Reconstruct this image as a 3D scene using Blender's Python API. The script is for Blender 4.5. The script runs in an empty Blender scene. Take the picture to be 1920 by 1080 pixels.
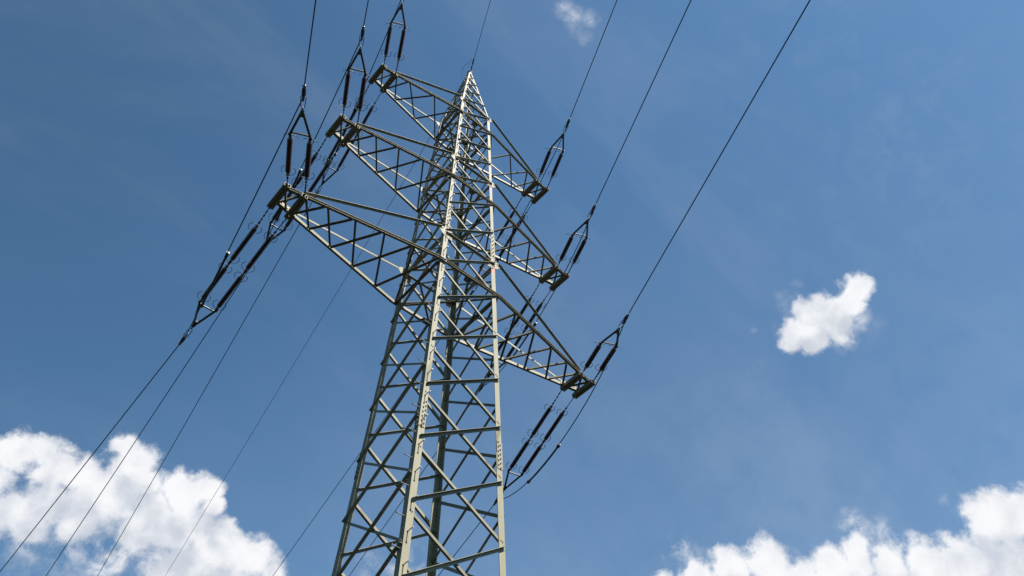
import bpy, math, random
from mathutils import Vector as V, Matrix as M
random.seed(7)
EXPO = 1.45
SC = bpy.context.scene
COL = SC.collection

# ------------------------------------------------------------------ camera
cam = bpy.data.cameras.new("camera")
cam_ob = bpy.data.objects.new("camera", cam)
COL.objects.link(cam_ob)
cam.sensor_width = 36.0
cam.lens = 28.5313
cam.clip_start = 0.05
cam.clip_end = 20000.0
rt, up, fw = V((0.758587, -0.651564, 0.003039)), V((-0.508524, -0.589123, 0.627963)), V((0.407368, 0.47791, 0.778238))
m = M.Identity(4)
for i in range(3):
    m[i][0], m[i][1], m[i][2] = rt[i], up[i], -fw[i]
m.translation = V((-8.262, -12.6188, 1.5694))
cam_ob.matrix_world = m
SC.camera = cam_ob

# ------------------------------------------------------------------ exposure, sky, sun
SC.view_settings.view_transform = 'Standard'
SC.view_settings.look = 'None'
SC.view_settings.exposure = EXPO
SC.view_settings.gamma = 1.0
SC.cycles.use_denoising = False

SUN = V((0.022, -0.571, 0.820)).normalized()
sl = bpy.data.lights.new("sun", 'SUN')
sl.energy = 5.0
sl.angle = math.radians(0.53)
sl.color = (1.0, 0.955, 0.89)
so = bpy.data.objects.new("sun", sl)
COL.objects.link(so)
so.location = (0, -30, 60)
so.rotation_euler = SUN.to_track_quat('Z', 'Y').to_euler()

# cloud cells as directions from the ground (unit vector, angular radius)

SKY_AIR, SKY_DUST, SKY_OZONE = 1.0, 0.7, 1.0
SKY_STRENGTH = 0.0545
SKY_TINT = (0.67, 0.97, 1.05, 1.0)
VEIL = 0.055
CUMULUS = [(0.0728,0.8387,0.5397,0.0228),(0.1810,0.8391,0.5130,0.0216),(0.1275,0.8500,0.5111,0.0241),(0.2052,0.8298,0.5190,0.0241),(0.2356,0.8121,0.5338,0.0225),(0.2671,0.8063,0.5277,0.0261),(0.0384,0.8362,0.5471,0.0255),(0.0594,0.8316,0.5521,0.0249),(0.0828,0.8310,0.5500,0.0273),(0.1066,0.8299,0.5476,0.0255),(0.0628,0.8617,0.5035,0.0300),(0.0864,0.8522,0.5161,0.0369),(0.1263,0.8412,0.5258,0.0381),(0.1409,0.8078,0.5724,0.0287),(0.1302,0.8060,0.5774,0.0220),(0.1519,0.8072,0.5705,0.0277),(0.1673,0.8129,0.5579,0.0266),(0.1456,0.8296,0.5390,0.0378),(0.1872,0.8239,0.5350,0.0319),(0.2022,0.8057,0.5567,0.0281),(0.2178,0.7953,0.5657,0.0251),(0.2286,0.7915,0.5667,0.0207),(0.2413,0.7974,0.5531,0.0160),(0.2159,0.8206,0.5292,0.0344),(0.2598,0.8163,0.5159,0.0347),(0.2874,0.8068,0.5163,0.0340),(0.3037,0.8004,0.5168,0.0296),(0.3288,0.7976,0.5057,0.0251),(0.2452,0.8380,0.4875,0.0463),(0.2994,0.8258,0.4779,0.0497),(0.0897,0.8644,0.4948,0.0252),(0.1210,0.8551,0.5042,0.0233),(0.0239,0.8571,0.5146,0.0393),(0.0371,0.8763,0.4803,0.0385),(0.7004,0.5023,0.5070,0.0279),(0.7223,0.4650,0.5119,0.0317),(0.7439,0.4295,0.5119,0.0353),(0.7660,0.4073,0.4973,0.0290),(0.7810,0.3755,0.4990,0.0297),(0.7929,0.3495,0.4992,0.0282),(0.7869,0.3428,0.5131,0.0186),(0.8098,0.3254,0.4883,0.0292),(0.8262,0.2945,0.4804,0.0322),(0.8390,0.2686,0.4733,0.0345),(0.8371,0.2198,0.5009,0.0334),(0.8421,0.1977,0.5018,0.0339),(0.8544,0.1669,0.4921,0.0339),(0.8540,0.2343,0.4645,0.0468),(0.7446,0.4712,0.4728,0.0475),(0.8044,0.3805,0.4563,0.0504),(0.8521,0.2954,0.4321,0.0521),(0.8735,0.1994,0.4441,0.0567),(0.6834,0.5281,0.5040,0.0233),(0.7006,0.4965,0.5124,0.0233),(0.6711,0.1897,0.7166,0.0215),(0.6739,0.2025,0.7105,0.0210),(0.6725,0.2187,0.7070,0.0235),(0.6703,0.2359,0.7036,0.0261),(0.6580,0.2454,0.7119,0.0221),(0.6632,0.2628,0.7008,0.0252),(0.6752,0.2535,0.6927,0.0250),(0.6802,0.2279,0.6967,0.0247),(0.6799,0.2032,0.7046,0.0186),(0.6641,0.2259,0.7127,0.0225),(0.6884,0.2329,0.6869,0.0152),(0.6651,0.2737,0.6948,0.0156),(0.6828,0.2163,0.6978,0.0140)]
WISPS = [(0.2644,0.2208,0.9388,0.0181,0.42),(0.2788,0.2183,0.9352,0.0181,0.45),(0.2956,0.2074,0.9325,0.0133,0.40),(0.2865,0.2277,0.9306,0.0146,0.28),(0.3045,0.2263,0.9252,0.0110,0.20),(0.4576,0.7152,0.5283,0.0329,0.75),(0.4236,0.7402,0.5221,0.0267,0.50),(0.6796,0.5000,0.5368,0.0237,1.00),(0.8259,0.2332,0.5133,0.0175,0.60),(0.8144,0.2427,0.5271,0.0094,0.50),(0.6888,0.2074,0.6946,0.0209,0.80),(0.6938,0.2297,0.6826,0.0198,0.80),(0.6561,0.2542,0.7106,0.0360,0.50),(0.6725,0.1756,0.7190,0.0139,0.50),(0.1068,0.8772,0.4681,0.0299,0.35),(0.1700,0.8521,0.4951,0.0502,1.10),(0.1290,0.8612,0.4915,0.0386,0.90),(0.2156,0.8381,0.5012,0.0461,1.10),(0.0906,0.8697,0.4852,0.0325,0.90),(0.1882,0.8364,0.5148,0.0379,1.50),(0.2237,0.8270,0.5157,0.0331,1.30),(0.1302,0.8522,0.5068,0.0313,1.20),(0.7789,0.3348,0.5303,0.0232,0.95),(0.7922,0.3211,0.5190,0.0245,0.70),(0.6303,0.2539,0.7337,0.0134,0.12),(0.6319,0.3026,0.7135,0.0074,0.18),(0.7050,0.1985,0.6808,0.0172,0.12),(0.0404,0.8468,0.5304,0.0151,0.50),(0.1741,0.8127,0.5561,0.0144,0.50),(0.6894,0.4960,0.5279,0.0236,0.60),(0.6328,0.2311,0.7391,0.0108,0.13),(0.6022,0.0432,0.7972,0.1638,0.03),(0.4663,0.0550,0.8829,0.1351,0.03)]


world = bpy.data.worlds.new("World")
SC.world = world
world.use_nodes = True
wt = world.node_tree
wt.nodes.clear()
WN, WL = wt.nodes, wt.links

def wmath(op, a, b=None, c=None, clamp=False):
    n = WN.new('ShaderNodeMath'); n.operation = op; n.use_clamp = clamp
    for k, x in enumerate((a, b, c)):
        if x is None: continue
        if isinstance(x, (int, float)): n.inputs[k].default_value = x
        else: WL.new(x, n.inputs[k])
    return n.outputs[0]

def wvec(op, a, b):
    n = WN.new('ShaderNodeVectorMath'); n.operation = op
    for k, x in enumerate((a, b)):
        if isinstance(x, tuple): n.inputs[k].default_value = x
        else: WL.new(x, n.inputs[k])
    return n.outputs['Value'] if op == 'DISTANCE' else n.outputs['Vector']

def wnoise(vec, scale, detail, rough, col=False, distort=0.0):
    n = WN.new('ShaderNodeTexNoise')
    n.inputs['Scale'].default_value = scale
    n.inputs['Detail'].default_value = detail
    n.inputs['Roughness'].default_value = rough
    n.inputs['Distortion'].default_value = distort
    WL.new(vec, n.inputs['Vector'])
    return n.outputs['Color'] if col else n.outputs['Fac']

def wstep(x, lo, hi, a=0.0, b=1.0):
    n = WN.new('ShaderNodeMapRange'); n.interpolation_type = 'SMOOTHSTEP'
    WL.new(x, n.inputs['Value'])
    for nm, v in (('From Min', lo), ('From Max', hi), ('To Min', a), ('To Max', b)):
        n.inputs[nm].default_value = v
    return n.outputs['Result']

sky = WN.new('ShaderNodeTexSky')
sky.sky_type = 'NISHITA'
sky.sun_disc = False
sky.sun_elevation = math.asin(SUN.z)
sky.sun_rotation = math.atan2(SUN.x, SUN.y)
sky.altitude = 200.0
sky.air_density = SKY_AIR
sky.dust_density = SKY_DUST
sky.ozone_density = SKY_OZONE

tc = WN.new('ShaderNodeTexCoord').outputs['Generated']
warp = wnoise(tc, 22.0, 3.0, 0.55, col=True)
w0 = wvec('SUBTRACT', warp, (0.5, 0.5, 0.5))
w1 = WN.new('ShaderNodeVectorMath'); w1.operation = 'SCALE'
WL.new(w0, w1.inputs[0]); w1.inputs['Scale'].default_value = 0.022
dirw = wvec('ADD', tc, w1.outputs[0])

field = None
for (x, y, z, r) in CUMULUS:
    f = wmath('MULTIPLY_ADD', wvec('DISTANCE', dirw, (x, y, z)), -1.0 / r, 1.0)
    field = f if field is None else wmath('SMOOTH_MAX', field, f, 0.16)
wfield = None
for (x, y, z, r, a) in WISPS:
    d = wmath('MULTIPLY_ADD', wvec('DISTANCE', dirw, (x, y, z)), -1.0 / r, 1.0)
    f = wmath('MULTIPLY', wmath('MAXIMUM', d, 0.0), a)
    wfield = f if wfield is None else wmath('MAXIMUM', wfield, f)

fine = wnoise(tc, 44.0, 10.0, 0.66, distort=0.1)
fine0 = wmath('SUBTRACT', fine, 0.5)
mid0 = wmath('SUBTRACT', wnoise(tc, 19.0, 2.0, 0.5), 0.5)
dens = wmath('MULTIPLY_ADD', mid0, 0.60, wmath('MULTIPLY_ADD', fine0, 1.65, wmath('MULTIPLY', field, 1.30)))
alpha_c = wstep(dens, 0.0, 0.68)
# cloud lying between here and the sun: the same cells looked up a little way sunward
sunw = wvec('ADD', dirw, tuple(V((-0.30, -0.35, 0.42)).normalized() * 0.040))
field_s = None
for (x, y, z, r) in CUMULUS:
    f = wmath('MULTIPLY_ADD', wvec('DISTANCE', sunw, (x, y, z)), -1.0 / r, 1.0)
    field_s = f if field_s is None else wmath('SMOOTH_MAX', field_s, f, 0.2)
shadow = wstep(wmath('MULTIPLY_ADD', fine0, 0.5, field_s), 0.05, 0.85)
fine2 = wnoise(dirw, 30.0, 9.0, 0.66, distort=0.15)
wn = wstep(fine2, 0.38, 0.74)
alpha_w = wmath('MULTIPLY', wmath('MULTIPLY', wfield, wn), 1.5, clamp=True)
stretch = WN.new('ShaderNodeMapping'); stretch.inputs['Rotation'].default_value = (0.3, 0.5, 0.9); stretch.inputs['Scale'].default_value = (1.0, 3.2, 1.6)
WL.new(tc, stretch.inputs['Vector'])
cirr = wnoise(stretch.outputs[0], 2.2, 7.0, 0.58, distort=0.5)
alpha_v = wstep(cirr, 0.38, 0.76, 0.0, VEIL)
inv = wmath('MULTIPLY', wmath('SUBTRACT', 1.0, alpha_c), wmath('SUBTRACT', 1.0, alpha_w))
inv = wmath('MULTIPLY', inv, wmath('SUBTRACT', 1.0, alpha_v))


# thick parts of a cloud let less sun through: softly grey bellies, bright tops
big = wnoise(dirw, 13.0, 4.0, 0.5)
towards = WN.new('ShaderNodeVectorMath'); towards.operation = 'ADD'
WL.new(dirw, towards.inputs[0]); towards.inputs[1].default_value = tuple(SUN * 0.022 + V((0, 0, 0.012)))
lit = wnoise(towards.outputs[0], 30.0, 6.0, 0.55)
here = wnoise(dirw, 30.0, 6.0, 0.55)
relief = wmath('SUBTRACT', here, lit)
shade = wmath('MULTIPLY_ADD', shadow, -0.17, wmath('MULTIPLY_ADD', wmath('SUBTRACT', big, 0.5), 0.40, wmath('MULTIPLY_ADD', relief, 0.42, 0.862)))
shade = wmath('MINIMUM', wmath('MAXIMUM', shade, 0.60), 1.0)
ccol = WN.new('ShaderNodeMix'); ccol.data_type = 'RGBA'
WL.new(wstep(shade, 0.62, 0.97), ccol.inputs['Factor'])
ccol.inputs['A'].default_value = (0.60, 0.645, 0.73, 1)
ccol.inputs['B'].default_value = (0.955, 0.965, 0.985, 1)

def wdot(v):
    n = WN.new('ShaderNodeVectorMath'); n.operation = 'DOT_PRODUCT'
    WL.new(tc, n.inputs[0]); n.inputs[1].default_value = v
    return n.outputs['Value']
# the sky is deepest to the north-west and hazes over low in the north-east
deep = wstep(wdot((0.899, -0.259, -0.311)), -0.62, 0.02, 0.77, 1.0)
hz = WN.new('ShaderNodeMapRange')
WL.new(wdot((0.761, 0.270, -0.564)), hz.inputs['Value'])
hz.inputs['From Min'].default_value = -0.08; hz.inputs['From Max'].default_value = 0.34
hz.inputs['To Max'].default_value = 0.058
deepv = WN.new('ShaderNodeVectorMath'); deepv.operation = 'SCALE'
WL.new(deep, deepv.inputs['Scale'])
bg_s = WN.new('ShaderNodeBackground'); bg_s.inputs['Strength'].default_value = SKY_STRENGTH
tint = WN.new('ShaderNodeMix'); tint.data_type = 'RGBA'; tint.blend_type = 'MULTIPLY'
tint.inputs['Factor'].default_value = 1.0
tint.inputs['B'].default_value = SKY_TINT
WL.new(sky.outputs[0], tint.inputs['A'])
WL.new(tint.outputs['Result'], deepv.inputs[0])
WL.new(deepv.outputs[0], bg_s.inputs['Color'])
bg_c = WN.new('ShaderNodeBackground'); bg_c.inputs['Strength'].default_value = 0.5 ** EXPO
WL.new(ccol.outputs['Result'], bg_c.inputs['Color'])
alpha = wmath('SUBTRACT', 1.0, wmath('MULTIPLY', inv, wmath('SUBTRACT', 1.0, hz.outputs['Result'])))
mixs = WN.new('ShaderNodeMixShader')
WL.new(alpha, mixs.inputs[0]); WL.new(bg_s.outputs[0], mixs.inputs[1]); WL.new(bg_c.outputs[0], mixs.inputs[2])
wo = WN.new('ShaderNodeOutputWorld')
WL.new(mixs.outputs[0], wo.inputs['Surface'])

# ------------------------------------------------------------------ materials
def material(name, base, rough, metal=0.0, var=0.12, scale=3.0, streak=False, bump=0.0, spots=None, member=0.0, spec=0.5):
    mt = bpy.data.materials.new(name); mt.use_nodes = True
    nt = mt.node_tree; b = nt.nodes['Principled BSDF']
    b.inputs['Roughness'].default_value = rough
    b.inputs['Metallic'].default_value = metal
    geo = nt.nodes.new('ShaderNodeNewGeometry')
    mp = nt.nodes.new('ShaderNodeMapping')
    nt.links.new(geo.outputs['Position'], mp.inputs['Vector'])
    if streak: mp.inputs['Scale'].default_value = (6.0, 6.0, 0.8)
    n1 = nt.nodes.new('ShaderNodeTexNoise')
    n1.inputs['Scale'].default_value = scale; n1.inputs['Detail'].default_value = 6.0
    n1.inputs['Roughness'].default_value = 0.6
    nt.links.new(mp.outputs[0], n1.inputs['Vector'])
    rp = nt.nodes.new('ShaderNodeValToRGB')
    lo = tuple(c * (1 - var) for c in base) + (1,)
    hi = tuple(min(1, c * (1 + var)) for c in base) + (1,)
    rp.color_ramp.elements[0].position = 0.3; rp.color_ramp.elements[0].color = lo
    rp.color_ramp.elements[1].position = 0.7; rp.color_ramp.elements[1].color = hi
    nt.links.new(n1.outputs['Fac'], rp.inputs['Fac'])
    out = rp.outputs['Color']
    if spots:
        n2 = nt.nodes.new('ShaderNodeTexNoise'); n2.inputs['Scale'].default_value = 17.0
        n2.inputs['Detail'].default_value = 5.0
        nt.links.new(geo.outputs['Position'], n2.inputs['Vector'])
        r2 = nt.nodes.new('ShaderNodeMapRange'); r2.inputs['From Min'].default_value = 0.60
        r2.inputs['From Max'].default_value = 0.72; r2.inputs['To Max'].default_value = 0.55
        nt.links.new(n2.outputs['Fac'], r2.inputs['Value'])
        mx = nt.nodes.new('ShaderNodeMix'); mx.data_type = 'RGBA'
        nt.links.new(r2.outputs['Result'], mx.inputs['Factor'])
        nt.links.new(out, mx.inputs['A']); mx.inputs['B'].default_value = spots + (1,)
        out = mx.outputs['Result']
    if member:
        oi = nt.nodes.new('ShaderNodeObjectInfo')
        mr = nt.nodes.new('ShaderNodeMapRange'); mr.inputs['To Min'].default_value = 1 - member; mr.inputs['To Max'].default_value = 1 + member * .7
        nt.links.new(oi.outputs['Random'], mr.inputs['Value'])
        sc = nt.nodes.new('ShaderNodeVectorMath'); sc.operation = 'SCALE'
        nt.links.new(out, sc.inputs[0]); nt.links.new(mr.outputs['Result'], sc.inputs['Scale']); out = sc.outputs[0]
    b.inputs['Specular IOR Level'].default_value = spec
    nt.links.new(out, b.inputs['Base Color'])
    if bump:
        bp = nt.nodes.new('ShaderNodeBump'); bp.inputs['Strength'].default_value = bump
        bp.inputs['Distance'].default_value = 0.002
        nt.links.new(n1.outputs['Fac'], bp.inputs['Height']); nt.links.new(bp.outputs[0], b.inputs['Normal'])
    return mt

STEEL = material('grey_green_paint', (0.176, 0.163, 0.109), 0.6, var=0.10, scale=2.0, streak=True, spots=(0.134, 0.121, 0.077), spec=0.3)
BRACE = material('weathered_paint', (0.167, 0.157, 0.110), 0.6, var=0.13, scale=3.0, spots=(0.106, 0.088, 0.056), member=0.22, spec=0.3)
GALV = material('galvanised_steel', (0.210, 0.217, 0.217), 0.42, metal=0.7, var=0.2, scale=9.0)
BOLT = material('bolt_steel', (0.16, 0.155, 0.14), 0.5, metal=0.5, var=0.2, scale=20.0)
FIT = material('dark_fittings', (0.034, 0.036, 0.034), 0.5, metal=0.3, var=0.25, scale=12.0)
YOKE = material('yoke_paint', (0.050, 0.052, 0.046), 0.5, var=0.2, scale=8.0)
CAP = material('cap_metal', (0.16, 0.16, 0.155), 0.4, metal=0.5, var=0.12, scale=25.0)
PORC = material('brown_porcelain', (0.030, 0.0085, 0.009), 0.17, var=0.25, scale=6.0)
WIRE = material('aluminium_conductor', (0.022, 0.023, 0.026), 0.5, metal=0.3, var=0.15, scale=40.0)
RED = material('faded_red_paint', (0.34, 0.085, 0.075), 0.6, var=0.15, scale=14.0)
GRASS = material('meadow_grass', (0.010, 0.012, 0.010), 0.95, var=0.35, scale=0.35, spots=(0.017, 0.017, 0.013), spec=0.05)

# ------------------------------------------------------------------ mesh helpers
class MB:
    def __init__(s): s.v = []; s.f = []; s.smooth = False; s.second = []
    def prism(s, ring0, ring1):
        n = len(ring0); o = len(s.v)
        s.v += [tuple(p) for p in ring0] + [tuple(p) for p in ring1]
        for i in range(n):
            j = (i + 1) % n
            s.f.append((o + i, o + j, o + n + j, o + n + i))
        s.f.append(tuple(o + i for i in reversed(range(n))))
        s.f.append(tuple(o + n + i for i in range(n)))
        return s
    def angle(s, P0, P1, u, v, a, b, t):
        """rolled steel angle: corner along P0-P1, flange a along u, flange b along v"""
        P0, P1 = V(P0), V(P1); ax = (P1 - P0).normalized()
        u = V(u); u = (u - ax * u.dot(ax)).normalized()
        v = V(v); v = v - ax * v.dot(ax); v = (v - u * v.dot(u)).normalized()
        pr = [(0, 0), (a, 0), (a, t), (t, t), (t, b), (0, b)]
        r = [[P + u * x + v * y for x, y in pr] for P in (P0, P1)]
        return s.prism(*r)
    def channel(s, P0, P1, o, up, f, hh, t):
        """rolled channel: web along P0-P1 rising along up, both flanges towards o"""
        P0, P1 = V(P0), V(P1); ax = (P1 - P0).normalized()
        up = V(up); up = (up - ax * up.dot(ax)).normalized()
        o = V(o); o = o - ax * o.dot(ax); o = (o - up * o.dot(up)).normalized()
        pr = [(0, 0), (f, 0), (f, t), (t, t), (t, hh - t), (f, hh - t), (f, hh), (0, hh)]
        n = len(pr); k = len(s.v)
        for P in (P0, P1): s.v += [tuple(P + o * x + up * y) for x, y in pr]
        for i in range(n):
            j = (i + 1) % n; s.f.append((k + i, k + j, k + n + j, k + n + i))
        for q in (k, k + n):
            s.f += [(q, q + 1, q + 2, q + 3), (q, q + 3, q + 4, q + 7), (q + 4, q + 5, q + 6, q + 7)]
        return s
    def box(s, c, ex, ey, ez):
        c, ex, ey, ez = V(c), V(ex), V(ey), V(ez)
        q = [(-1, -1), (1, -1), (1, 1), (-1, 1)]
        return s.prism([c + ex * a + ey * b - ez for a, b in q], [c + ex * a + ey * b + ez for a, b in q])
    def plate(s, poly, nrm, t):
        d = V(nrm).normalized() * t
        return s.prism([V(p) for p in poly], [V(p) + d for p in poly])
    def lathe(s, P0, P1, prof, n=12):
        """prof: list of (distance along, radius)"""
        P0 = V(P0); ax = (V(P1) - P0).normalized()
        e1 = ax.orthogonal().normalized(); e2 = ax.cross(e1); o = len(s.v)
        for (d, r) in prof:
            for k in range(n):
                th = 2 * math.pi * k / n
                s.v.append(tuple(P0 + ax * d + (e1 * math.cos(th) + e2 * math.sin(th)) * r))
        for i in range(len(prof) - 1):
            for k in range(n):
                j = (k + 1) % n
                s.f.append((o + i * n + k, o + i * n + j, o + (i + 1) * n + j, o + (i + 1) * n + k))
        s.f.append(tuple(o + k for k in reversed(range(n))))
        s.f.append(tuple(o + (len(prof) - 1) * n + k for k in range(n)))
        return s
    def tube(s, pts, r, n=8, closed=False):
        pts = [V(p) for p in pts]; m_ = len(pts); o = len(s.v)
        ref = None
        for i, p in enumerate(pts):
            if closed: t = (pts[(i + 1) % m_] - pts[i - 1]).normalized()
            else: t = (pts[min(i + 1, m_ - 1)] - pts[max(i - 1, 0)]).normalized()
            if ref is None: ref = t.orthogonal().normalized()
            ref = (ref - t * ref.dot(t)).normalized(); b = t.cross(ref)
            rr = r[i] if isinstance(r, (list, tuple)) else r
            for k in range(n):
                th = 2 * math.pi * k / n
                s.v.append(tuple(p + (ref * math.cos(th) + b * math.sin(th)) * rr))
        for i in range(m_ if closed else m_ - 1):
            i2 = (i + 1) % m_
            for k in range(n):
                j = (k + 1) % n
                s.f.append((o + i * n + k, o + i * n + j, o + i2 * n + j, o + i2 * n + k))
        if not closed:
            s.f.append(tuple(o + k for k in reversed(range(n))))
            s.f.append(tuple(o + (m_ - 1) * n + k for k in range(n)))
        return s
    def hexbolt(s, P, nrm, r=0.017, h=0.014):
        P = V(P); f0 = len(s.f)
        s.lathe(P, P + V(nrm), [(0, r), (h, r), (h, r * 0.55), (h * 2.0, r * 0.5)], 6)
        s.second.append((f0, len(s.f))); return s
    def mesh(s, name, mat):
        me = bpy.data.meshes.new(name); me.from_pydata(s.v, [], s.f)
        import bmesh
        bm = bmesh.new(); bm.from_mesh(me); bmesh.ops.recalc_face_normals(bm, faces=bm.faces); bm.to_mesh(me); bm.free()
        me.materials.append(mat)
        if s.second:
            me.materials.append(BOLT)
            for a, c in s.second:
                for k in range(a, c): me.polygons[k].material_index = 1
        if s.smooth:
            for p in me.polygons: p.use_smooth = len(p.vertices) == 4
        me.update(); return me
    def build(s, name, mat, parent=None, label=None):
        return link(name, s.mesh(name, mat), parent, label)

def link(name, me, parent=None, label=None):
    o = bpy.data.objects.new(name, me); COL.objects.link(o)
    if parent is not None: o.parent = parent
    if label: o['label'] = label
    return o

def smooth():
    b = MB(); b.smooth = True; return b

def thing(name, label, cat, mat=None, group=None):
    o = bpy.data.objects.new(name, None); COL.objects.link(o)
    o.empty_display_size = 0.3
    if mat is not None: o.matrix_world = mat
    o['label'] = label; o['category'] = cat
    if group: o['group'] = group
    return o

# ------------------------------------------------------------------ ground
gb = MB()
N_, S_ = 48, 6000.0
rings = [0, 15, 40, 120, 400, 1500, S_]
gv = [(0, 0, 0)]
for r in rings[1:]:
    for k in range(N_):
        th = 2 * math.pi * k / N_
        gv.append((r * math.cos(th), r * math.sin(th), -0.02 + 0.05 * random.uniform(-1, 1) * (r < 500 and r > 20)))
gf = [(0, 1 + k, 1 + (k + 1) % N_) for k in range(N_)]
for i in range(len(rings) - 2):
    a = 1 + i * N_; b = a + N_
    gf += [(a + k, b + k, b + (k + 1) % N_, a + (k + 1) % N_) for k in range(N_)]
gb.v = gv; gb.f = gf
g_ob = gb.build('ground', GRASS)
g_ob['kind'] = 'structure'

# ------------------------------------------------------------------ the pylon
H0 = 19.5                        # height of the lowest crossarm
RA = 1.048                       # depth / width of the body
SLOPE = 0.028733
ARM_Z = [0.0, 4.802, 9.739]
ARM_L = [5.484, 4.721, 3.947]
TIE_H = [1.558, 1.36, 1.25]
GAP, END = 0.515, 0.424
Z_TOP, Z_APEX = 10.99, 15.60

def half(z):
    if z <= Z_TOP: return 1.0 - SLOPE * z
    w = 1.0 - SLOPE * Z_TOP
    return 0.05 + (w - 0.05) * (Z_APEX - z) / (Z_APEX - Z_TOP)

def corner(sx, sy, z): return V((sx * half(z), sy * RA * half(z), H0 + z))

pylon = thing('lattice_pylon', 'tall grey green lattice pylon with three stacked crossarms against blue sky', 'pylon')
X_, Y_, Z_ = V((1, 0, 0)), V((0, 1, 0)), V((0, 0, 1))

# legs: three sections of rolled angle and the tapering peak, with cover splices, gussets and step bolts
SECT = [(-H0 - 0.3, -5.75, 0.165, 0.017), (-5.75, 2.55, 0.150, 0.015), (2.55, Z_TOP, 0.118, 0.012), (Z_TOP, Z_APEX, 0.075, 0.009)]
def leg_size(z):
    for a, b, w, t in SECT:
        if z <= b: return w, t
    return SECT[-1][2:]
legs = {}
for (sx, sy) in ((-1, -1), (1, -1), (1, 1), (-1, 1)):
    mb = MB()
    for a, b, w, t in SECT:
        mb.angle(corner(sx, sy, a), corner(sx, sy, b), (-sx, 0, 0), (0, -sy, 0), w, w, t)
    leg = mb.build('leg', STEEL, pylon); legs[(sx, sy)] = leg
    # splice cover plates outside both flanges, with two rows of bolts
    for (z0, z1, w) in ((-6.2, -5.4, 0.15), (1.9, 3.1, 0.13)):
        mb = MB()
        A, B = corner(sx, sy, z0), corner(sx, sy, z1)
        o1, o2 = V((sx, 0, 0)), V((0, sy, 0))
        mb.angle(A + (o1 + o2) * 0.012, B + (o1 + o2) * 0.012, -o1, -o2, w + .01, w + .01, 0.011)
        nb = 6
        for k in range(nb):
            for row in (0.35, 0.75):
                z = z0 + (z1 - z0) * (k + (0.25 if row < .5 else 0.75)) / nb
                P = corner(sx, sy, z)
                mb.hexbolt(P - o1 * w * row + o2 * 0.012, o2, 0.019, 0.016)
                mb.hexbolt(P - o2 * w * row + o1 * 0.012, o1, 0.019, 0.016)
        mb.build('splice_plate', STEEL, leg)

# step bolts up the leg nearest the camera, in turn on its two faces
leg_b = legs[(-1, -1)]
def step_bolt(P, nrm):
    mb = MB()
    mb.lathe(P, P + nrm, [(0, 0.011), (0.175, 0.011), (0.175, 0.021), (0.187, 0.021)], 8)
    mb.lathe(P, P + nrm, [(0.001, 0.019), (0.02, 0.019)], 6)
    return mb.mesh('step_bolt', GALV)
sb_front = step_bolt(V((0, 0, 0)), V((0, -1, 0)))
sb_side = step_bolt(V((0, 0, 0)), V((-1, 0, 0)))
z = -12.55; k = 0
while z < Z_TOP - 0.2:
    w, t = leg_size(z); P = corner(-1, -1, z)
    ob = link('step_bolt', sb_front if k % 2 == 0 else sb_side, leg_b)
    ob.location = P + (V((w * 0.42, 0, 0)) if k % 2 == 0 else V((0, w * 0.5, 0)))
    z += 0.365; k += 1

# crossed bracing.  Faces: near (-y), left (-x), right (+x), far (+y)
NODES = [-19.3, -17.4, -15.5, -13.6, -11.75, -9.95, -8.23, -6.56, -4.95, -3.35, -1.70, 0.0, 1.58, 3.16, 4.80, 6.14, 7.48, 8.58, 9.74, 10.95]
MIDS = [(a + b) / 2 for a, b in zip(NODES, NODES[1:])]
MIDS = [-20.2 + 0.9] + MIDS
def size_at(z): return (0.080, 0.008) if z < -4 else (0.072, 0.007) if z < 3 else (0.060, 0.006) if z < Z_TOP else (0.045, 0.005)

def brace(name, c0, z0, c1, z1, face, outside, sgn_in, in_first, leg_in=0.3, bolts=True, size=None, parent=None):
    """one bar on a face: c0,c1 = corner signs; flange in the face plane plus a standing flange.
    outside: on the outer side of the legs (standing flange outwards) or the inner side.
    sgn_in: which way the in-plane flange lies from the corner line (+1 up, -1 down)."""
    P0, P1 = corner(*c0, z0), corner(*c1, z1)
    n = V(face)
    w, t = size or size_at((z0 + z1) / 2)
    if name == 'inner_diagonal': w *= 0.76
    elif name == 'outer_diagonal' and n.y: w *= 0.90
    lw, lt = leg_size((z0 + z1) / 2)
    d = (P1 - P0).normalized()
    P0 = P0 + V((d.x, d.y, 0)).normalized() * lw * leg_in; P1 = P1 - V((d.x, d.y, 0)).normalized() * lw * leg_in
    off = n * 0.0015 if outside else n * -(lt + 0.0015)
    st = n if outside else -n
    uv = Z_ * sgn_in
    sh = -uv * w * 0.5
    ob = MB().angle(P0 + off + sh, P1 + off + sh, uv, st, w, w, t)
    if bolts:
        o2 = n * (0.0015 + t if outside else 0.001)
        for P in (P0, P1):
            for q in (0.02, 0.07):
                s = d * q if P is P0 else -d * q
                ob.hexbolt(P + s + o2, n, 0.014, 0.012)
    return ob.build(name, BRACE, parent or pylon)

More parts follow.
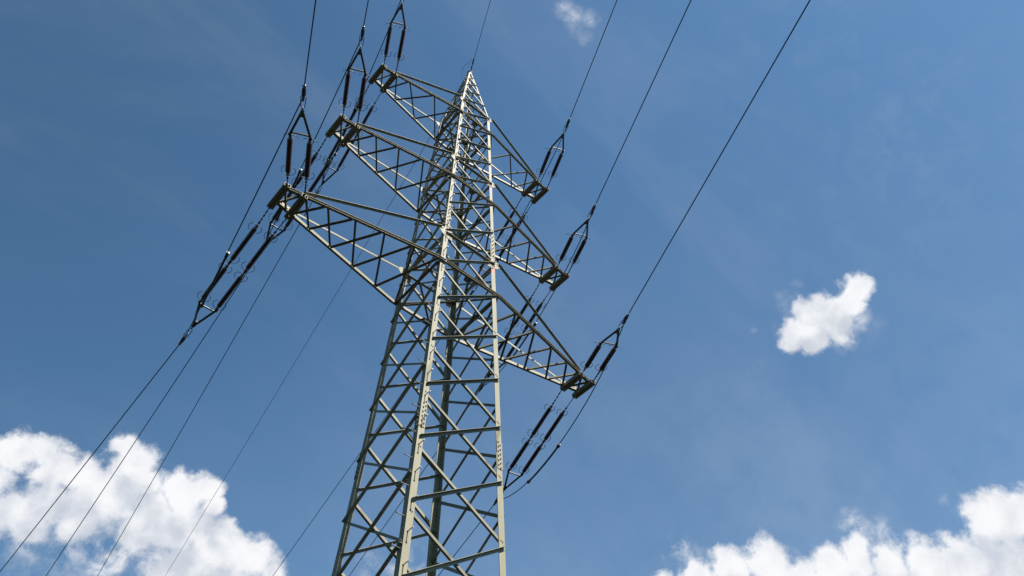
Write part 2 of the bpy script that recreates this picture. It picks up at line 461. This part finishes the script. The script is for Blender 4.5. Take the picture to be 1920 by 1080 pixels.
NEAR, LEFT, RIGHT, FAR = (0, -1, 0), (-1, 0, 0), (1, 0, 0), (0, 1, 0)
A_, B_, C_, D_ = (-1, 1), (-1, -1), (1, -1), (1, 1)
for z0, z1 in zip(NODES, NODES[1:]):
    brace('outer_diagonal', B_, z0 + .05, C_, z1 - .02, NEAR, True, -1, 0)       # standing flange on top, the rest in its shade
    brace('inner_diagonal', B_, z1 - .16, C_, z0 + .12, NEAR, False, 1, 0)       # lit flat, standing flange below
    brace('outer_diagonal', A_, z1 - .16, D_, z0 + .12, FAR, True, 1, 0)
    brace('inner_diagonal', A_, z0 + .05, D_, z1 - .02, FAR, False, -1, 0)
for z0, z1 in zip(MIDS, MIDS[1:]):
    brace('outer_diagonal', B_, z1 - .06, A_, z0 + .05, LEFT, True, 1, 0, leg_in=0.12)
    brace('inner_diagonal', A_, z1 + .03, B_, z0 - .02, LEFT, False, -1, 0)
    brace('inner_diagonal', C_, z1 - .06, D_, z0 + .05, RIGHT, False, 1, 0)
    brace('outer_diagonal', D_, z1 + .03, C_, z0 - .02, RIGHT, True, -1, 0)
# peak bracing
PK = [11.05, 12.15, 13.2, 14.15, 14.95]
for z0, z1 in zip(PK, PK[1:]):
    s = (0.042, 0.005)
    for (c0, c1, f) in ((B_, C_, NEAR), (A_, D_, FAR), (B_, A_, LEFT), (C_, D_, RIGHT)):
        brace('peak_brace', c0, z0 + .04, c1, z1, f, f != FAR, -1, 0, bolts=False, size=s)
        brace('peak_brace', c0, z1 - .08, c1, z0 + .06, f, f == FAR, 1, 0, bolts=False, size=s)
# level members: at the ties and under the arms, plus the flat cross-brace inside
for i in range(3):
    zt = ARM_Z[i] + TIE_H[i]; za = ARM_Z[i]
    for (c0, c1, f) in ((B_, C_, NEAR), (A_, D_, FAR), (B_, A_, LEFT), (C_, D_, RIGHT)):
        brace('horizontal_brace', c0, zt - .10, c1, zt - .10, f, f == NEAR, -1 if f == NEAR else 1, 0, size=(0.07 if f == NEAR else 0.09, 0.009))
    for (c0, c1, f) in ((B_, A_, LEFT), (C_, D_, RIGHT)):
        brace('horizontal_brace', c0, za + .02, c1, za + .02, f, True, 1, 0, size=(0.09, 0.009))
    A, C = corner(*A_, za - .10), corner(*C_, za - .10)
    d = (C - A).normalized()
    MB().angle(A + d * .12, C - d * .12, Z_, d.cross(Z_), 0.07, 0.07, 0.007).build('plan_brace', BRACE, pylon)
    # brace from the middle of the near chord back to the far corner, on a small gusset
    w = half(za)
    for (P, Q) in (((0, -RA * w + .05), (w - .06, RA * w - .1)), ((-w + .05, 0), (w * .1, RA * w - .06))):
        P, Q = V((P[0], P[1], H0 + za - .03)), V((Q[0], Q[1], H0 + za - .03)); d = (Q - P).normalized()
        MB().angle(P, Q, d.cross(Z_), Z_, 0.06, 0.06, 0.006).build('plan_brace', BRACE, pylon)

# tie gussets on the near and far faces, lower stays of the plate reach the bracing
for i in range(3):
    zt = ARM_Z[i] + TIE_H[i]; k = (1.0, .85, .72)[i]
    for (sx, sy) in legs:
        n = V((0, sy, 0)); P = corner(sx, sy, zt); lw = leg_size(zt)[0]
        pts = [(0.17, .10), (0.20, -.02), (0.06, -.20), (-lw, -.30), (-lw - .13, -.30), (-lw - .13, -.16), (-lw * .8, .16), (0.04, .16)]
        o = n * 0.003
        mb = MB().plate([P + V((sx * x * k, 0, y * k)) + o + V((0, -sy * RA * SLOPE * y * k, 0)) for x, y in pts], n, 0.010)
        for x, y in ((-.03, .09), (-.09, .03), (-.03, -.03), (-.09, -.10), (-.03, -.14), (.08, .05), (.13, .02), (-lw - .03, -.25), (-lw - .08, -.21)):
            mb.hexbolt(P + V((sx * x * k, 0, y * k)) + o + n * 0.0101, n, 0.017, 0.014)
        mb.build('gusset_plate', STEEL, legs[(sx, sy)])
    # faded red band on the right-hand near leg below the tie gusset
    zb = zt - (.20 if i == 0 else .30); lw = leg_size(zb)[0]
    P0, P1 = corner(1, -1, zb - .22), corner(1, -1, zb)
    MB().plate([P0 + V((-.006, -.0012, 0)), P0 + V((-lw + .004, -.0012, 0)), P1 + V((-lw + .004, -.0012, 0)), P1 + V((-.006, -.0012, 0))], (0, -1, 0), 0.0008).build('paint_mark', RED, legs[(1, -1)])

# peak cap with lugs for the earth wires
mb = MB()
mb.box(V((0, 0, H0 + Z_APEX + .01)), V((.085, 0, 0)), V((0, .09, 0)), V((0, 0, .012)))
mb.box(V((0, 0, H0 + Z_APEX + .07)), V((.008, 0, 0)), V((0, .08, 0)), V((0, 0, .055)))
mb.build('peak_cap', STEEL, pylon)
for f, sx, sy in ((NEAR, 0, -1), (LEFT, -1, 0), (RIGHT, 1, 0), (FAR, 0, 1)):
    z0, z1 = 14.95, Z_APEX - .02
    n = V(f); u = V((-n.y, n.x, 0))
    c0 = V((n.x * half(z0), n.y * RA * half(z0), H0 + z0)) + n * .004
    c1 = V((n.x * half(z1), n.y * RA * half(z1), H0 + z1)) + n * .004
    w0, w1 = half(z0) * (RA if f in (LEFT, RIGHT) else 1) - .02, half(z1) - .005
    zc = .55
    mb = MB().plate([c0.lerp(c1, zc) - u * (w0 + (w1 - w0) * zc), c0.lerp(c1, zc) + u * (w0 + (w1 - w0) * zc), c1 + u * w1, c1 - u * w1], n, .006)
    mb.build('peak_plate', STEEL, pylon)

# crossarms ----------------------------------------------------------------
STATIONS = [[4.34, 3.57, 2.74, 1.86], [3.58, 2.80, 1.95], [2.87, 1.87]]
def chord_y(i, x):
    """half depth of arm i at distance x from the axis"""
    w = half(ARM_Z[i]); y0 = RA * w + .012; y1 = .215 + .02 * i
    if x <= w: return y0
    return y0 + (y1 - y0) * (x - w) / (ARM_L[i] + .06 - w)
for i in range(3):
    za = H0 + ARM_Z[i] + .03; Lx = ARM_L[i]; w = half(ARM_Z[i]); zt = H0 + ARM_Z[i] + TIE_H[i]
    cw = (.100, .092, .084)[i]
    mb = MB()
    for sy in (-1, 1):
        pts = [(-Lx - .06), -w - .10, w + .10, Lx + .06]
        for x0, x1 in zip(pts, pts[1:]):
            P0 = V((x0, sy * chord_y(i, abs(x0)), za)); P1 = V((x1, sy * chord_y(i, abs(x1)), za))
            mb.channel(P0, P1, (0, sy, 0), Z_, .072, cw, .006)
    arm = mb.build('crossarm', STEEL, pylon)
    # splice under the middle of each chord
    for sy in (-1, 1):
        mb = MB(); y = chord_y(i, 0)
        mb.plate([(-.30, sy * (y + .004), za - .012), (.30, sy * (y + .004), za - .012), (.27, sy * (y + .064), za - .012), (-.27, sy * (y + .064), za - .012)] , (0, 0, 1), .010)
        mb.plate([(-.09, sy * (y - .15), za - .013), (.09, sy * (y - .15), za - .013), (.14, sy * (y + .0), za - .013), (-.14, sy * (y + .0), za - .013)], (0, 0, 1), .010)
        for k in range(8): mb.hexbolt((-.24 + .0686 * k, sy * (y + .03), za - .012), (0, 0, -1), .014, .013)
        mb.build('chord_splice', BRACE, arm)
    bw = (.060, .055, .050)[i]
    for sx in (-1, 1):
        # ties
        for sy in (-1, 1):
            xt = Lx - GAP + .03
            P0 = V((sx * (half(ARM_Z[i] + TIE_H[i]) + .12 * (1, .85, .72)[i]), sy * (RA * half(ARM_Z[i] + TIE_H[i]) + .016), zt + .015))
            P1 = V((sx * (xt), sy * (chord_y(i, xt) + .02), za + cw + .02))
            tb = MB().angle(P0 + Z_ * .065, P1 + Z_ * .06, -Z_, (0, sy, 0), .065, .065, .007)
            tb.build('tie_bar', STEEL, arm)
        # flat crossed bracing between the two chords
        st = [Lx - GAP] + STATIONS[i] + [w + .05]
        for a, b in zip(st, st[1:]):
            for s in (-1, 1):
                Pa = V((sx * (a - (.07 if a == st[0] else .03)), s * (chord_y(i, a) - (.0 if a != st[0] else .02)), za + (.0115 if s < 0 else -.0012)))
                Pb = V((sx * (b + .03), -s * chord_y(i, b), za + (.0115 if s < 0 else -.0012)))
                d = (Pb - Pa).normalized()
                if s < 0: MB().angle(Pa, Pb, d.cross(Z_), Z_, bw, bw * .8, .006).build('arm_brace', BRACE, arm)
                else: MB().angle(Pa, Pb, d.cross(Z_), -Z_, bw, bw * .8, .006).build('arm_brace', BRACE, arm)
        # cross between the two end beams
        for s in (-1, 1):
            Pa = V((sx * (Lx - GAP + .09), s * chord_y(i, Lx - GAP), za + (.0115 if s < 0 else -.0012)))
            Pb = V((sx * (Lx - .08), -s * chord_y(i, Lx), za + (.0115 if s < 0 else -.0012)))
            d = (Pb - Pa).normalized()
            MB().angle(Pa, Pb, d.cross(Z_), Z_ if s < 0 else -Z_, bw, bw * .7, .006).build('arm_brace', BRACE, arm)
        # tip gussets on the chords
        for sy in (-1, 1):
            xs = (Lx - .02, Lx - GAP - .16)
            mb = MB()
            nrm = V((0, -sy, 0))
            P = [V((sx * x, sy * (chord_y(i, x) - .012), za)) for x in xs]
            mb.plate([P[0] + Z_ * .004, P[1] + Z_ * .004, P[1] + Z_ * (cw + .06), P[0].lerp(P[1], .7) + Z_ * (cw + .09), P[0] + Z_ * cw], nrm, .008)
            for k in range(6):
                q = P[0].lerp(P[1], .12 + .15 * k)
                mb.hexbolt(q + Z_ * (.05 + .03 * (k % 2)) + nrm * .008, nrm, .015, .012)
            mb.build('tip_gusset', STEEL, arm)
        # the two end beams that carry the insulators
        for x in (Lx, Lx - GAP):
            mb = MB(); yb = END + .02; h, f = .062, .072
            zc = za - .003 - h
            for s in (-1, 1):
                e = V((s * .084, 0, 0))
                c = V((sx * x, 0, zc)) + e
                mb.box(c, V((.005, 0, 0)), V((0, yb, 0)), V((0, 0, h)))
                mb.box(c - V((s * (f / 2 + .005), 0, h - .005)), V((f / 2, 0, 0)), V((0, yb, 0)), V((0, 0, .005)))
                mb.box(c - V((s * (f / 2 + .005), 0, -h + .005)), V((f / 2, 0, 0)), V((0, yb, 0)), V((0, 0, .005)))
            for s in (-1, 1):
                mb.box(V((sx * x, s * (yb - .09), zc)), V((.078, 0, 0)), V((0, .008, 0)), V((0, 0, h - .012)))
                mb.box(V((sx * x, s * (yb - .03), zc)), V((.012, 0, 0)), V((0, .05, 0)), V((0, 0, .04)))
            mb.build('end_beam', STEEL, arm)

# ------------------------------------------------------------------ insulator strings
def insulator_mesh(L):
    b = smooth(); n = 21; pitch = (L - .10) / n; prof = [(.03, .03), (.035, .042)]
    for k in range(n):
        d = .05 + k * pitch
        prof += [(d, .043), (d + pitch * .22, .045), (d + pitch * .50, .070), (d + pitch * .60, .072), (d + pitch * .66, .069), (d + pitch * .74, .046)]
    prof += [(L - .035, .042), (L - .03, .03)]
    return b.lathe((0, 0, 0), (1, 0, 0), prof, 18).mesh('insulator', PORC)
def cap_mesh():
    b = smooth()
    return b.lathe((-.055, 0, 0), (1, 0, 0), [(0, .020), (.02, .026), (.032, .043), (.10, .047), (.112, .045), (.118, .043)], 14).mesh('end_cap', CAP)
def horn_mesh(k):
    """open racket of bent rod on both sides of the string, along +x from its clamp"""
    b = MB(); b.smooth = True
    for s in (-1, 1):
        if k == 'open':
            pts = [(0, s * .015, .0), (.0, s * .10, .03), (.05, s * .165, .05), (.15, s * .18, .06), (.22, s * .135, .055), (.255, s * .10, .07)]
        else:
            pts = [(0, s * .015, .0), (-.01, s * .09, .02), (.05, s * .15, .06), (.16, s * .18, .14)]
        b.tube(pts, .0085, 6)
    b.box(V((0, 0, 0)), V((.016, 0, 0)), V((0, .035, 0)), V((0, 0, .022)))
    return b.mesh('arcing_horn', FIT)
def yoke_mesh():
    b = MB(); hw = .245; la = .80
    for s in (-1, 1):
        d = V((la, -s * hw, 0)).normalized(); nn = V((-d.y, d.x, 0))
        b.box(V((la * .5, s * hw * .5, 0)), d * (V((la, hw, 0)).length / 2), nn * .030, V((0, 0, .012)))
        b.box(V((-.01, s * hw, 0)), V((.045, 0, 0)), V((0, .040, 0)), V((0, 0, .017)))
    b.box(V((.055, 0, 0)), V((.022, 0, 0)), V((0, hw - .04, 0)), V((0, 0, .0105)))
    b.plate([(la * .76, hw * .27, .0125), (la * .76, -hw * .27, .0125), (la + .03, -.035, .0125), (la + .03, .035, .0125)], (0, 0, 1), .008)
    b.plate([(la * .76, hw * .27, -.0205), (la * .76, -hw * .27, -.0205), (la + .03, -.035, -.0205), (la + .03, .035, -.0205)], (0, 0, 1), .008)
    return b.mesh('yoke', YOKE)
def clamp_mesh():
    b = smooth()
    b.box(V((.03, 0, 0)), V((.05, 0, 0)), V((0, .012, 0)), V((0, 0, .030)))
    ring = [(.06, .0, 0), (.10, .045, 0), (.40, .062, 0), (.42, .0, .0), (.40, -.062, 0), (.10, -.045, 0)]
    b.tube([V(q) for q in ring], .0115, 6, closed=True)
    b.lathe((.26, 0, 0), (1, 0, 0), [(0, .016), (.04, .026), (.10, .026), (.16, .040), (.20, .052), (.34, .050), (.43, .030)], 12)
    b.box(V((.42, 0, -.05)), V((.045, 0, 0)), V((0, .020, 0)), V((0, 0, .035)))
    return b.mesh('dead_end_clamp', FIT)
def ferrule_mesh():
    return smooth().lathe((.68, 0, 0), (1, 0, 0), [(0, .034), (.01, .040), (.055, .040), (.065, .022)], 12).mesh('clamp_ferrule', CAP)
INS_L = 1.24
ME_INS, ME_CAP, ME_HO, ME_HT, ME_YOKE, ME_CLAMP, ME_FER = insulator_mesh(INS_L), cap_mesh(), horn_mesh('open'), horn_mesh('tight'), yoke_mesh(), clamp_mesh(), ferrule_mesh()

def part(name, me, parent, loc=(0, 0, 0), flip=False):
    o = link(name, me, parent); o.location = loc
    if flip: o.rotation_euler = (0, 0, math.pi)
    return o

def insulator(root, x, y):
    ins = part('insulator', ME_INS, root, (x, y, 0))
    part('end_cap', ME_CAP, ins, (0, 0, 0)); part('end_cap', ME_CAP, ins, (INS_L, 0, 0), True)

def tension_set(label, b, az, sy, drop, double, D, group):
    """local x runs out along the string, y sideways"""
    ax = V((math.sin(az), sy * math.cos(az), -drop)).normalized()
    lat = Z_.cross(ax).normalized(); upv = ax.cross(lat)
    mt = M.Identity(4)
    for r in range(3): mt[r][0], mt[r][1], mt[r][2] = ax[r], lat[r], upv[r]
    mt.translation = V(b)
    t = thing('tension_insulator_set', label, 'insulator set', mt, group)
    inv = mt.inverted()
    if double: sc = D / 3.22; x0 = [.74 * sc, (.74 + INS_L + .26) * sc]
    else: x0 = [D - .10 - INS_L - .06]
    for s in (-1, 1):
        P = inv @ (V(b) + V((s * GAP / 2, 0, 0)))
        y = .235 if P.y > 0 else -.235
        rod = MB(); rod.smooth = True
        P = V((P.x, P.y, 0)); Q = V((x0[0] - .05, y, 0)); d = (Q - P).normalized(); Ln = (Q - P).length
        rod.tube([P - d * .02, P + d * (Ln * .5), Q], .013, 8)
        rod.lathe(P, Q, [(0, .020), (.03, .025), (.08, .024), (.09, .014)], 8)
        rod.lathe(P + d * (Ln - .16), Q, [(0, .014), (.02, .029), (.07, .029), (.09, .014)], 8)
        if double and y * sy > 0 or (not double and y * sy < 0 and Ln > .45):
            for kk in range(3): rod.lathe(P + d * (.10 + (Ln - .3) * (kk + .5) / 3), Q, [(0, .014), (.015, .025), (.05, .025), (.065, .014)], 8)
        rod.build('link_rod', FIT, t)
        for k, x in enumerate(x0):
            insulator(t, x, y)
            part('arcing_horn', ME_HO, t, (x - .06, y, 0))
            part('arcing_horn', ME_HO if double else ME_HT, t, (x + INS_L + .06, y, 0), True)
        if double:
            a, c = x0[0] + INS_L + .05, x0[1] - .05
            lk = MB(); lk.smooth = True
            lk.tube([(a, y, 0), (c, y, 0)], .02, 8)
            lk.lathe((a, y, 0), (c, y, 0), [(.02, .02), (.04, .035), (.09, .035), (.11, .02)], 8)
            lk.build('link_rod', FIT, t)
    xe = x0[-1] + INS_L + .10
    part('yoke', ME_YOKE, t, (xe + .02, 0, 0))
    part('dead_end_clamp', ME_CLAMP, t, (xe + .84, 0, 0))
    part('clamp_ferrule', ME_FER, t, (xe + .84, 0, 0))
    return mt @ V((xe + .84 + .70, 0, 0)), mt @ V((xe + .84 + .42, 0, -.07)), ax

LEVEL = ['lowest', 'middle', 'top']
sets = {}
RIGHT_WORD = {-1: 'left', 1: 'right'}
AZ_FAR = {(-1, 0): 0.0, (-1, 1): 3.1, (-1, 2): 7.6, (1, 0): 12.3, (1, 1): 11.3, (1, 2): 10.9}
LBL = {
    (-1, 0, -1): 'brown insulator pair rising from the tip of the lowest left crossarm',
    (-1, 1, -1): 'brown insulator pair rising from the tip of the middle left crossarm',
    (-1, 2, -1): 'brown insulator pair rising from the top left crossarm, cut by the photo edge',
    (1, 0, -1): 'brown insulator pair pointing up right from the lowest right crossarm tip',
    (1, 1, -1): 'brown insulator pair pointing up right from the middle right crossarm tip',
    (1, 2, -1): 'brown insulator pair pointing up right from the top right crossarm tip',
    (-1, 0, 1): 'long ribbed double insulator string slanting down left from the lowest left crossarm, clear against sky',
    (-1, 1, 1): 'ribbed double insulator string running down from middle left crossarm behind the lowest arm tip',
    (-1, 2, 1): 'ribbed double insulator string running down from top left crossarm behind the middle arm tip',
    (1, 0, 1): 'ribbed double insulator string slanting down from the lowest right crossarm to the right leg',
    (1, 1, 1): 'ribbed double insulator string hanging down from middle right crossarm behind the lowest right arm',
    (1, 2, 1): 'ribbed double insulator string hanging down from top right crossarm behind the middle right arm',
}
for i in range(3):
    for sx in (-1, 1):
        bx = sx * (ARM_L[i] - GAP / 2); bz = H0 + ARM_Z[i] - .03
        sets[(sx, i, -1)] = tension_set(LBL[(sx, i, -1)], (bx, -END, bz), math.radians(-25.3), -1, .225, False, 1.97, 'single insulator pairs on the near side')
        sets[(sx, i, 1)] = tension_set(LBL[(sx, i, 1)], (bx, END, bz), math.radians(AZ_FAR[(sx, i)]), 1, .20, True, 3.22, 'double insulator strings on the far side')

# ------------------------------------------------------------------ conductors
def span(E, az, sy, slope, S, dz_end, r, n=90):
    """parabola from E with start slope, ending S metres off dz_end above the start"""
    c = (dz_end + slope * S) / (S * S)
    h = V((math.sin(az), sy * math.cos(az), 0))
    pts = []
    for k in range(n + 1):
        d = S * (k / n) ** 1.8
        pts.append(V(E) + h * d + Z_ * (-slope * d + c * d * d))
    return smooth().tube(pts, r, 8)
WL_ = {
    (-1, 0, -1): 'black conductor rising off the top edge from the lowest left crossarm',
    (-1, 1, -1): 'short black conductor leaving the top edge above the middle left crossarm',
    (-1, 2, -1): 'conductor from the top left insulator pair, leaving past the top edge of the photo',
    (1, 0, -1): 'rightmost black conductor running up from the lowest right crossarm',
    (1, 1, -1): 'black conductor running up from the middle right crossarm, second from the right',
    (1, 2, -1): 'black conductor running up from the top right crossarm, third from the right',
    (-1, 0, 1): 'black conductor falling from lowest left crossarm to the left edge of photo',
    (-1, 1, 1): 'black conductor crossing left cloud from middle left crossarm, second from the left',
    (-1, 2, 1): 'black conductor crossing left cloud from top left crossarm, third from the left',
    (1, 0, 1): 'black conductor passing low behind the pylon from the lowest right crossarm',
    (1, 1, 1): 'black conductor passing behind the pylon legs from the middle right crossarm',
    (1, 2, 1): 'black conductor emerging left of the pylon legs from the top right crossarm',
}
WAZ = {(-1, 0): -0.6, (-1, 1): 3.3, (-1, 2): 6.9, (1, 0): 10.7, (1, 1): 8.6, (1, 2): 6.5}
WSL = {(-1, 0): .150, (-1, 1): .205, (-1, 2): .228, (1, 0): .12, (1, 1): .205, (1, 2): .228}
for (sx, i, sy), (E, J, ax) in sets.items():
    if sy < 0: mb = span(E, math.radians(-24.0), -1, .10 - .012 * i, 230.0, 0.0, 0.0147)
    else: mb = span(E, math.radians(WAZ[(sx, i)]), 1, WSL[(sx, i)], 210.0, -2.2 * i, 0.0147)
    o = mb.build('conductor', WIRE)
    o['label'] = WL_[(sx, i, sy)]; o['category'] = 'power line'; o['group'] = 'conductors strung from the crossarms'

# jumper loops joining both sides of each arm below the end beams
JL = {(-1, 0): 'slack black jumper loop beside the lowest left insulators', (-1, 1): 'slack black jumper loop beside the middle left insulators',
      (-1, 2): 'slack black jumper loop beside the top left insulators', (1, 0): 'slack black jumper loop hanging under the lowest right crossarm tip',
      (1, 1): 'slack black jumper loop hanging under the middle right crossarm tip', (1, 2): 'slack black jumper loop hanging under the top right crossarm tip'}
SAG = {0: 1.10, 1: 1.0, 2: .72}
for i in range(3):
    for sx in (-1, 1):
        P0, P1 = sets[(sx, i, -1)][1], sets[(sx, i, 1)][1]
        c = lambda t: P0.lerp(P1, t) - Z_ * (4 * SAG[i] * t * (1 - t) * (1 + .25 * (2 * t - 1) ** 2))
        t_ = thing('jumper_loop', JL[(sx, i)], 'jumper cable', M.Translation(P0), 'jumper loops under the arms')
        L0 = lambda t: c(t) - P0
        smooth().tube([L0(k / 40) for k in range(41)], 0.0147, 8).build('cable', WIRE, t_)
        side = V((.028, 0, -.012))
        smooth().tube([L0(.49 + .24 * k / 16) + side * (1.0 if 0 < k < 16 else .6) for k in range(17)], 0.0147, 8).build('cable', WIRE, t_)
        for tt in (.49, .73):
            d = (L0(tt + .02) - L0(tt - .02)).normalized(); mb = MB()
            e1 = d.cross(Z_).normalized(); e2 = d.cross(e1)
            mb.box(L0(tt) + side * .5, d * .075, e1 * .038, e2 * .032)
            mb.hexbolt(L0(tt) + side * .5 - e2 * .032, -e2, .014, .014)
            mb.build('parallel_clamp', FIT, t_)

# earth wires at the peak
for nm, az, sy, slope, dz, lab in (('near', -24.4, -1, .085, 0.0, 'thin earth wire rising from the pylon peak to the top edge'),
                                   ('far', 7.9, 1, .185, -9.0, 'thin earth wire running from the pylon peak down behind the left crossarms')):
    a = math.radians(az); P = V((0, sy * .07, H0 + Z_APEX + .09))
    h = V((math.sin(a), sy * math.cos(a), -slope)).normalized()
    t = thing('earth_wire', lab, 'power line', M.Translation(P), 'earth wires at the peak')
    mb = smooth()
    mb.tube([(0, 0, 0), h * .12], .018, 8)
    mb.lathe(h * .10, h * .5, [(0, .016), (.02, .030), (.10, .030), (.12, .016), (.20, .016), (.22, .034), (.42, .030), (.52, .014)], 10)
    mb.box(h * .06, V((.012, 0, 0)), V((0, .05, 0)), V((0, 0, .035)))
    mb.build('dead_end_clamp', FIT, t)
    lp = smooth(); e = h * .55
    span(h * .6, a, sy, slope, 230.0 if sy < 0 else 210.0, dz, .0105).build('cable', WIRE, t)
    if sy < 0:
        q = [e, e + V((-.10, .16, .10)), V((-.26, -.25, .06)), V((-.38, -.05, -.14)), V((-.36, .12, -.40)), V((-.22, .28, -.75))]
        pts = []
        for k in range(len(q) - 1):
            p0, p1, p2, p3 = q[max(k - 1, 0)], q[k], q[k + 1], q[min(k + 2, len(q) - 1)]
            for s in range(8):
                u = s / 8
                pts.append(0.5 * ((2 * p1) + (p2 - p0) * u + (2 * p0 - 5 * p1 + 4 * p2 - p3) * u * u + (3 * p1 - p0 - 3 * p2 + p3) * u ** 3))
        lp.tube(pts, .0065, 6).build('bonding_lead', WIRE, t)
